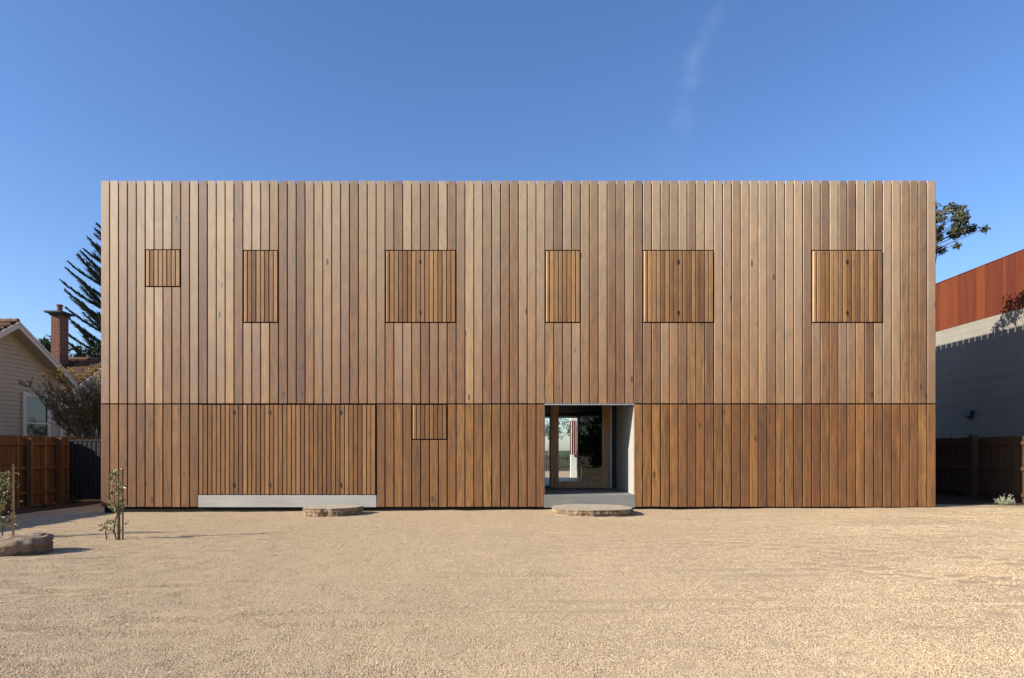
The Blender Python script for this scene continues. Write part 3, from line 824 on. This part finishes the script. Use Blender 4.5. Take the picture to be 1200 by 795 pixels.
def roof(yapex, zapex, half, xr, xl):
    """gable roof with the ridge along x; tile courses step down each slope"""
    b = MB()
    for sgn in (-1, 1):
        n = int(half/0.27)
        for i in range(n):
            a0, a1 = half*i/n, half*(i+1)/n
            z0_, z1_ = zapex - a0*SL, zapex - a1*SL
            x = xl
            while x < xr-0.01:
                x2 = min(x+0.25, xr)
                jz = random.uniform(-0.008, 0.008)
                ya, yb = yapex+sgn*a0, yapex+sgn*(a1+0.03)
                vs = [(x,ya,z0_-0.02+jz),(x2-0.012,ya,z0_-0.02+jz),(x2-0.012,yb,z1_+0.035+jz),(x,yb,z1_+0.035+jz),
                      ((x+x2)/2,yb,z1_+0.075+jz),((x+x2)/2,ya,z0_+0.02+jz),
                      (x,yb,z1_-0.02),(x2-0.012,yb,z1_-0.02)]
                if sgn < 0: fs = [(0,5,4,3),(5,1,2,4),(3,4,2,7,6)]
                else: fs = [(3,4,5,0),(4,2,1,5),(6,7,2,4,3)]
                b.add(vs, fs); x = x2
        b.add([(xl,yapex,zapex-0.06),(xr,yapex,zapex-0.06),(xr,yapex+sgn*half,zapex-half*SL-0.06),(xl,yapex+sgn*half,zapex-half*SL-0.06)], [(0,1,2,3)])
    # ridge caps
    x = xl
    while x < xr:
        b.tube([(x,yapex,zapex+0.0),(min(x+0.36,xr),yapex,zapex+0.012)], 0.085, 8); x += 0.34
    return b
random.seed(31)
roof(5.6, 5.46, 2.85, -15.62, -24).build('tiled_roof', M['tile'], nh)
roof(11.9, 5.10, 3.6, -16.32, -24).build('tiled_roof', M['tile'], nh)
def barge(xp, yapex, zapex, half):
    b = MB()
    for sgn in (-1, 1):
        for (dz, th, x0, x1) in ((0.0,0.19,xp,xp+0.03),(0.02,0.07,xp+0.031,xp+0.055)):
            ya, yb = yapex, yapex+sgn*half
            za, zb = zapex+dz-0.02, zapex-half*SL+dz-0.02
            vs = [(x0,ya,za),(x0,yb,zb),(x0,yb,zb-th),(x0,ya,za-th),(x1,ya,za),(x1,yb,zb),(x1,yb,zb-th),(x1,ya,za-th)]
            b.add(vs, [(0,1,2,3),(4,7,6,5),(0,4,5,1),(3,2,6,7),(1,5,6,2)])
    return b
barge(-15.62, 5.6, 5.46, 2.85).build('barge_board', M['trim_white'], nh)
barge(-16.32, 11.9, 5.10, 3.6).build('barge_board', M['trim_white'], nh)
s = MB()   # boarded eave soffit following the gable
for sgn in (-1, 1):
    s.add([(-16.0,5.6,5.33),(-15.63,5.6,5.33),(-15.63,5.6+sgn*2.85,5.33-2.85*SL),(-16.0,5.6+sgn*2.85,5.33-2.85*SL)], [(0,1,2,3)])
s.build('soffit', M['weatherboard'], nh)
def sash(xw, y0, y1, z0, z1):
    f = MB(); fw = 0.13
    f.box(xw+0.005, xw+0.06, y0, y0+fw, z0, z1); f.box(xw+0.005, xw+0.06, y1-fw, y1, z0, z1)
    f.box(xw+0.005, xw+0.058, y0+fw, y1-fw, z1-fw, z1); f.box(xw+0.005, xw+0.09, y0-0.03, y1+0.03, z0-0.06, z0)
    f.box(xw+0.005, xw+0.05, y0+fw, y1-fw, (z0+z1)/2-0.025, (z0+z1)/2+0.025)
    o = f.build('window', M['trim_white'], nh)
    p = MB(); p.box(xw+0.012, xw+0.018, y0+fw, y1-fw, z0, z1-fw); p.build('pane', M['darkglass'], o)
t = NT('dark_window_glass'); t.bsdf((0.01,0.012,0.014), 0.03, 0.6); M['darkglass'] = t.mat
sash(-16.0+0.026, 6.25, 7.55, 1.3, 3.28)
sash(-16.6+0.026, 9.45, 10.3, 1.3, 2.95)
s = MB(); cx0, cx1, cy0, cy1 = -18.20, -17.86, 10.95, 11.5
s.box(cx0, cx1, cy0, cy1, 3.8, 6.72)
ch = s.build('chimney', M['brick'], nh)
s = MB(); s.box(cx0-0.17, cx1+0.17, cy0-0.17, cy1+0.17, 6.80, 6.87); s.box(cx0-0.05, cx1+0.05, cy0-0.05, cy1+0.05, 6.722, 6.798); s.build('chimney_cap', M['dark_render'], ch)
s = MB(); s.tube([(-18.02,11.2,6.872),(-18.02,11.2,7.12),(-18.02,11.2,7.121),(-18.02,11.2,7.18)], [0.10,0.095,0.12,0.12], 14); s.build('chimney_pot', M['brick'], ch)

# ------------------------------------------------------------------ trees
def clump_tree(name, base, trunk_h, clumps, leaf, n, L, W, mat, label, cat='tree', tr=0.18, seed=1, group=None, limbs=True):
    """trunk, a limb to every clump, leaves scattered through each clump's volume"""
    random.seed(seed)
    bx, by, bz = base
    o = empty(name, base); tag(o, label, cat, group)
    t_ = MB(); fork = Vector((bx + 0.1*trunk_h*0.2, by, bz+trunk_h))
    t_.tube([(bx,by,bz-0.2),(bx+0.05*tr,by,bz+trunk_h*0.5),fork], [tr*1.25,tr,tr*0.8], 9)
    lf = MB()
    for (c, r) in clumps:
        c = Vector(c)
        if limbs:
            m = fork.lerp(c, 0.5) + Vector((random.uniform(-.1,.1), random.uniform(-.1,.1), -0.1))*(c-fork).length*0.5
            rr = max(0.012, tr*0.13)
            t_.tube([fork, m, c], [tr*0.35, rr, rr*0.3], 6)
        k = 0
        while k < n*r*r/(leaf*leaf):
            dd = rv()*(random.random()**0.45)
            if noise.noise((c+dd*r)*(1.1/r) + Vector((seed,0,0))) < -0.16: k += 0.4; continue
            p = c + Vector((dd.x*r, dd.y*r, dd.z*r*0.8))
            lf.leaf(p, rv()+Vector((0,0,-0.15)), rv(), L*random.uniform(0.6,1.3), W*random.uniform(0.7,1.2), rnd=random.random()); k += 1
    t_.build('trunk', M['bark'], o); lf.build('crown', mat, o)
    return o

# gum branch showing past the right corner
D = 40.0
def wp(x, y, d): return ((x-600)*d/800, d+CAMY, CAMZ + (528-y)*d/800)
cl = []
random.seed(77)
for (px, py, r) in ((1100,250,8),(1108,247,6),(1117,252,7),(1104,262,9),(1114,263,8),(1124,260,7),(1131,268,6),(1122,272,7),(1112,276,7),(1101,276,7),
                    (1140,268,4.5),(1144,266,3),(1138,276,4),(1117,287,5),(1111,292,4),(1104,287,5),(1092,255,9),(1085,270,10),(1078,250,9),(1070,262,10),(1062,245,9),(1050,258,10),(1060,280,9),(1040,262,10)):
    w_ = wp(px, py, D); cl.append(((w_[0], w_[1]+random.uniform(-1.2,1.2), w_[2]), r*D/800*1.15))
tx = wp(1040, 500, D)[0]
clump_tree('gum_tree', (tx, D+CAMY, 0), 12.6, cl, 0.3, 210, 0.17, 0.09, M['gumleaf'], 'gum tree whose leafy branch shows beyond the right end of the house', tr=0.22, seed=3)
# tree in the side passage that throws a leafy shadow on the concrete wall
random.seed(15)
cl = []
for (yy, zz, r) in ((4.15,6.95,0.24),(3.9,7.15,0.27),(3.7,7.3,0.30),(3.45,7.35,0.32),(3.2,7.55,0.34),(2.95,7.6,0.36),(3.6,7.65,0.28),(2.7,7.75,0.36),(4.0,6.75,0.16),(3.3,7.1,0.2)):
    cl.append(((11.55+random.uniform(-0.15,0.15), yy, zz), r))
clump_tree('slender_tree', (11.3, 2.6, 0), 5.8, cl, 0.25, 70, 0.15, 0.06, M['gumleaf'], 'slender tree in the side passage, its leaf shadow falling on the concrete wall', tr=0.06, seed=5)

# dark trees behind the cottage
for i, (px, py, d, r, lab) in enumerate(((50,408,41,19,'dark dense tree between the white gable and the brick chimney'),(104,425,43,26,'dark dense tree behind the tiled roof right of the chimney'))):
    cl = []; random.seed(40+i)
    for k in range(13):
        q = rv(); w_ = wp(px + q.x*r*0.75, py + q.z*r*0.45, d)
        cl.append(((w_[0], w_[1]+q.y*1.2, w_[2]), r*0.5*d/800))
    w_ = wp(px, 520, d)
    clump_tree('dark_tree', (w_[0], d+CAMY, 0), 4.5, cl, 0.5, 95, 0.26, 0.12, M['darkleaf'], lab, seed=50+i, group='dark trees behind the cottage')

# Norfolk pine: whorls of upswept fronds
def pine():
    random.seed(12)
    d = 45.0; tx_, ty = (133-600)*d/800, d+CAMY
    H = CAMZ + (528-256)*d/800
    o = empty('norfolk_pine', (tx_, ty, 0)); tag(o, 'tall dark conifer with upswept tiered branches behind the left end of the house', 'tree')
    tr = MB(); tr.tube([(tx_,ty,0),(tx_,ty,H*0.6),(tx_,ty,H)], [0.32,0.2,0.03], 10)
    cr = MB(); z = 4.0; wi = 0
    while z < H-0.35:
        f = (H-z)/H
        L = 0.30 + 2.75*min(1, f*2.6)**0.8
        n = 7 if f > 0.15 else 6
        for k in range(n):
            a = 2*math.pi*(k+0.5*(wi%2))/n + random.uniform(-0.15,0.15)
            ll = L*random.uniform(0.85,1.08)
            ax = Vector((math.cos(a), math.sin(a), 0))
            pts = []
            for i in range(7):
                t_ = i/6
                pts.append(Vector((tx_,ty,z)) + ax*(ll*t_) + Vector((0,0,ll*(0.34*t_+0.30*t_*t_))))
            tr.tube(pts, [0.045*(1-0.9*i/6) for i in range(7)], 5, cap=False)
            side = Vector((-ax.y, ax.x, 0))
            m = int(ll/0.04)
            for q in range(m):
                t_ = 0.12 + 0.88*q/m
                i = min(5, int(t_*6)); p = pts[i].lerp(pts[i+1], t_*6-i)
                dr = (pts[i+1]-pts[i]).normalized()
                w = 0.56*math.sin(math.pi*min(1, 0.12+0.80*t_))**0.8*(0.55+0.45*ll/3.5)+0.10
                for sg in (-1, 1):
                    an = random.uniform(-0.5, 1.1); dd = dr*0.8 + side*(sg*0.62*math.cos(an)) + Vector((0,0,0.62*math.sin(an)))
                    cr.leaf(p, dd, rv()*0.3+Vector((0,0,1)), w*random.uniform(0.6,1.05), 0.085, rnd=random.random()*(0.7+0.3*t_))
                    if q % 2 == 0:
                        cr.leaf(p, dr + rv()*0.25 + Vector((0,0,0.5)), rv(), w*0.55, 0.085, rnd=random.random())
        z += 0.68 + 0.2*f; wi += 1
    tr.build('trunk', M['bark'], o); cr.build('crown', M['pine'], o)
pine()

# twiggy shrub behind the left fence
def shrub():
    random.seed(19)
    d = 21.3; bx, by = (112-600)*d/800, d+CAMY
    o = empty('twiggy_shrub', (bx, by, 0)); tag(o, 'twiggy grey brown shrub with sunlit tips coloured yellow behind the left fence', 'shrub')
    tw = MB(); lf = MB(); yl = MB()
    for k in range(46):
        a = random.uniform(0, 6.28)
        px = random.uniform(50, 128); py = random.uniform(436, 492) if px > 62 else random.uniform(448, 485)
        t_ = Vector(((px-600)*d/800, by+random.uniform(-0.9,0.9), CAMZ+(528-py)*d/800))
        b_ = Vector((bx+random.uniform(-0.06,0.06), by+random.uniform(-0.06,0.06), 0.2))
        m = b_.lerp(t_, 0.5) + Vector((0.15, 0, 0.25))
        m0 = b_.lerp(m, 0.5) + Vector((0.06,0,0.1))
        tw.tube([b_, m0, m, t_], [0.032, 0.022, 0.012, 0.004], 5, cap=False)
        for q in range(26):
            s0 = m.lerp(t_, random.random()); dd = (t_-m).normalized() + rv()*0.9 + Vector((0,0,0.25))
            L = random.uniform(0.15, 0.45); e = s0 + dd.normalized()*L
            tw.tube([s0, e], [0.005, 0.002], 3, cap=False)
            for w in range(18):
                p = s0.lerp(e, random.uniform(0.2,1.0))
                lf.leaf(p, dd+rv(), rv(), random.uniform(0.035,0.085), random.uniform(0.012,0.026))
            if e.z > CAMZ + (528-447)*d/800 and random.random() < 0.85:
                for w in range(9): lf.leaf(e+rv()*0.07, dd+rv(), rv(), random.uniform(0.04,0.09), 0.03, mi=1)  # topmost leaves yellow: sunlight on the tips put into their colour
    tw.build('stems', M['twig'], o); lf.build('foliage', [M['dryleaf'], M['sunlit_leaf']], o)
shrub()

# ------------------------------------------------------------------ rear garden, seen through the hall
s = MB(); x = -3.0
rf = empty('picket_fence', (2.5, 29, 0)); tag(rf, 'low dark picket fence across the rear garden, seen through the glass door', 'fence')
while x < 9:
    s.box(x, x+0.07, 29, 29.03, 0.05, 1.05); x += 0.125
s.build('pickets', M['black'], rf)
for z in (0.25, 0.8):
    s = MB(); s.box(-3, 9, 29.032, 29.07, z, z+0.07); s.build('rail', M['black'], rf)
wpst = empty('veranda_post', (2.83, 15.5, 0)); tag(wpst, 'white post in the rear garden, seen through the glass door', 'post')
s = MB(); s.box(2.70, 2.98, 15.4, 15.68, -0.1, 3.3); s.build('shaft', M['white'], wpst)
s = MB(); s.box(2.64, 3.04, 15.34, 15.74, 3.302, 3.42); s.build('cap', M['white'], wpst)
s = MB(); nseg = 12
vs = []; fs = []
for i in range(nseg+1):
    xx = 2.66+0.30*i/nseg; yy = 15.30+0.03*math.sin(i*1.6)
    vs += [(xx,yy,1.18),(xx,yy,2.75),(xx,yy+0.006,1.18),(xx,yy+0.006,2.75)]
for i in range(nseg):
    a = 4*i; fs += [(a,a+4,a+5,a+1),(a+2,a+3,a+7,a+6)]
s.add(vs, fs); tag(s.build('hanging_cloth', M['cloth']), 'red and white striped cloth hanging on the white post behind the hall', 'cloth')
cl = []; random.seed(8)
for k in range(10): 
    q = rv(); cl.append(((3.4+q.x*1.1, 34+q.y*1.0, 2.95+q.z*0.5), 0.5))
clump_tree('garden_tree', (2.75, 34, 0), 2.0, cl, 0.5, 70, 0.22, 0.09, M['darkleaf'], 'small dark tree behind the low picket fence, seen through the glass door', tr=0.12, seed=9)

for i, (x, y, hh) in enumerate(((6.6, -33, 8.5), (12.5, -35, 9.5))):
    cl = []; random.seed(60+i)
    for k in range(26):
        q = rv(); cl.append(((x+q.x*2.2, y+q.y*1.8, hh*0.44+q.z*hh*0.40), 1.3))
    clump_tree('street_tree', (x, y, 0), 1.2, cl, 1.1, 240, 0.34, 0.16, M['darkleaf'], ['dark street tree across the forecourt, mirrored in the right half of the glass door','dark street tree across the forecourt, farther from the house entry'][i], seed=70+i, tr=0.2)
# ------------------------------------------------------------------ sky, sun, camera
AZ, EL = 20.0, 25.0
w = bpy.data.worlds.new('World'); scene.world = w; w.use_nodes = True
nt = w.node_tree; nt.nodes.clear()
out = nt.nodes.new('ShaderNodeOutputWorld'); bg = nt.nodes.new('ShaderNodeBackground')
sky = nt.nodes.new('ShaderNodeTexSky'); sky.sky_type = 'NISHITA'; sky.sun_disc = False
sky.sun_elevation = R(EL); sky.sun_rotation = R(270-AZ)
sky.air_density = 1.0; sky.dust_density = 0.6; sky.ozone_density = 2.5; sky.altitude = 0
# thin streak of cirrus in the direction dome
tc = nt.nodes.new('ShaderNodeTexCoord')
def vm(op, a, b=None):
    x = nt.nodes.new('ShaderNodeVectorMath'); x.operation = op
    nt.links.new(a, x.inputs[0])
    if b is not None: x.inputs[1].default_value = b
    return x
def mt(op, a, b=0.0, clamp=False):
    x = nt.nodes.new('ShaderNodeMath'); x.operation = op; x.use_clamp = clamp
    for i, q in enumerate((a, b)):
        if isinstance(q, bpy.types.NodeSocket): nt.links.new(q, x.inputs[i])
        else: x.inputs[i].default_value = q
    return x.outputs[0]
def dirpx(x, y): return Vector(((x-600)/800, 1.0, (528-y)/800)).normalized()
A, B = dirpx(798, 138), dirpx(860, -5)
cen = (A+B).normalized(); tan = (B-A).normalized(); nrm = cen.cross(tan).normalized()
nz = nt.nodes.new('ShaderNodeTexNoise'); nz.inputs['Scale'].default_value = 9; nz.inputs['Detail'].default_value = 6
nt.links.new(tc.outputs['Generated'], nz.inputs['Vector'])
dn = mt('ADD', vm('DOT_PRODUCT', tc.outputs['Generated'], nrm).outputs['Value'], mt('MULTIPLY', mt('SUBTRACT', nz.outputs['Fac'], 0.5), 0.09))
dt = vm('DOT_PRODUCT', tc.outputs['Generated'], tan).outputs['Value']
dc = vm('DOT_PRODUCT', tc.outputs['Generated'], cen).outputs['Value']
g1 = mt('POWER', 2.718, mt('MULTIPLY', mt('MULTIPLY', dn, dn), -1/(0.013**2)))
g2 = mt('POWER', 2.718, mt('MULTIPLY', mt('MULTIPLY', dt, dt), -1/(0.082**2)))
nz2 = nt.nodes.new('ShaderNodeTexNoise'); nz2.inputs['Scale'].default_value = 30; nz2.inputs['Detail'].default_value = 5
nt.links.new(tc.outputs['Generated'], nz2.inputs['Vector'])
cf = mt('MULTIPLY', mt('MULTIPLY', g1, g2), mt('MULTIPLY', mt('GREATER_THAN', dc, 0), mt('MULTIPLY', mt('SUBTRACT', nz2.outputs['Fac'], 0.34, True), 0.20)), True)
hs = nt.nodes.new('ShaderNodeHueSaturation'); hs.inputs['Saturation'].default_value = 1.12
nt.links.new(sky.outputs[0], hs.inputs['Color'])
tn = nt.nodes.new('ShaderNodeMix'); tn.data_type = 'RGBA'; tn.blend_type = 'MULTIPLY'; tn.inputs[0].default_value = 1.0
nt.links.new(hs.outputs[0], tn.inputs[6]); tn.inputs[7].default_value = (1.0, 1.05, 1.26, 1)
mx = nt.nodes.new('ShaderNodeMix'); mx.data_type = 'RGBA'
nt.links.new(cf, mx.inputs[0]); nt.links.new(tn.outputs[2], mx.inputs[6]); mx.inputs[7].default_value = (7,7.5,8.2,1)
nt.links.new(mx.outputs[2], bg.inputs['Color']); bg.inputs['Strength'].default_value = 0.081
nt.links.new(bg.outputs[0], out.inputs[0])

sl_ = bpy.data.lights.new('sun', 'SUN'); sl_.energy = 5.0; sl_.angle = R(0.5); sl_.color = (1.0, 0.92, 0.77)
so = bpy.data.objects.new('sun', sl_); col.objects.link(so)
tv = Vector((math.cos(R(EL))*math.cos(R(AZ)), math.cos(R(EL))*math.sin(R(AZ)), -math.sin(R(EL))))
so.rotation_euler = tv.to_track_quat('-Z', 'Y').to_euler(); so.location = (-30, -12, 18)

cd = bpy.data.cameras.new('camera'); cam = bpy.data.objects.new('camera', cd); col.objects.link(cam)
cd.sensor_width = 36; cd.lens = 24; cd.shift_y = 130.5/1200; cd.clip_end = 6000; cd.clip_start = 0.05
cam.location = (0, CAMY, CAMZ); cam.rotation_euler = (R(90), 0, 0)
scene.camera = cam
scene.render.engine = 'CYCLES'
scene.view_settings.view_transform = 'Standard'; scene.view_settings.look = 'None'
scene.view_settings.exposure = 1.0; scene.view_settings.gamma = 1.0; scene.view_settings.use_curve_mapping = False
scene.cycles.max_bounces = 8; scene.cycles.transparent_max_bounces = 12
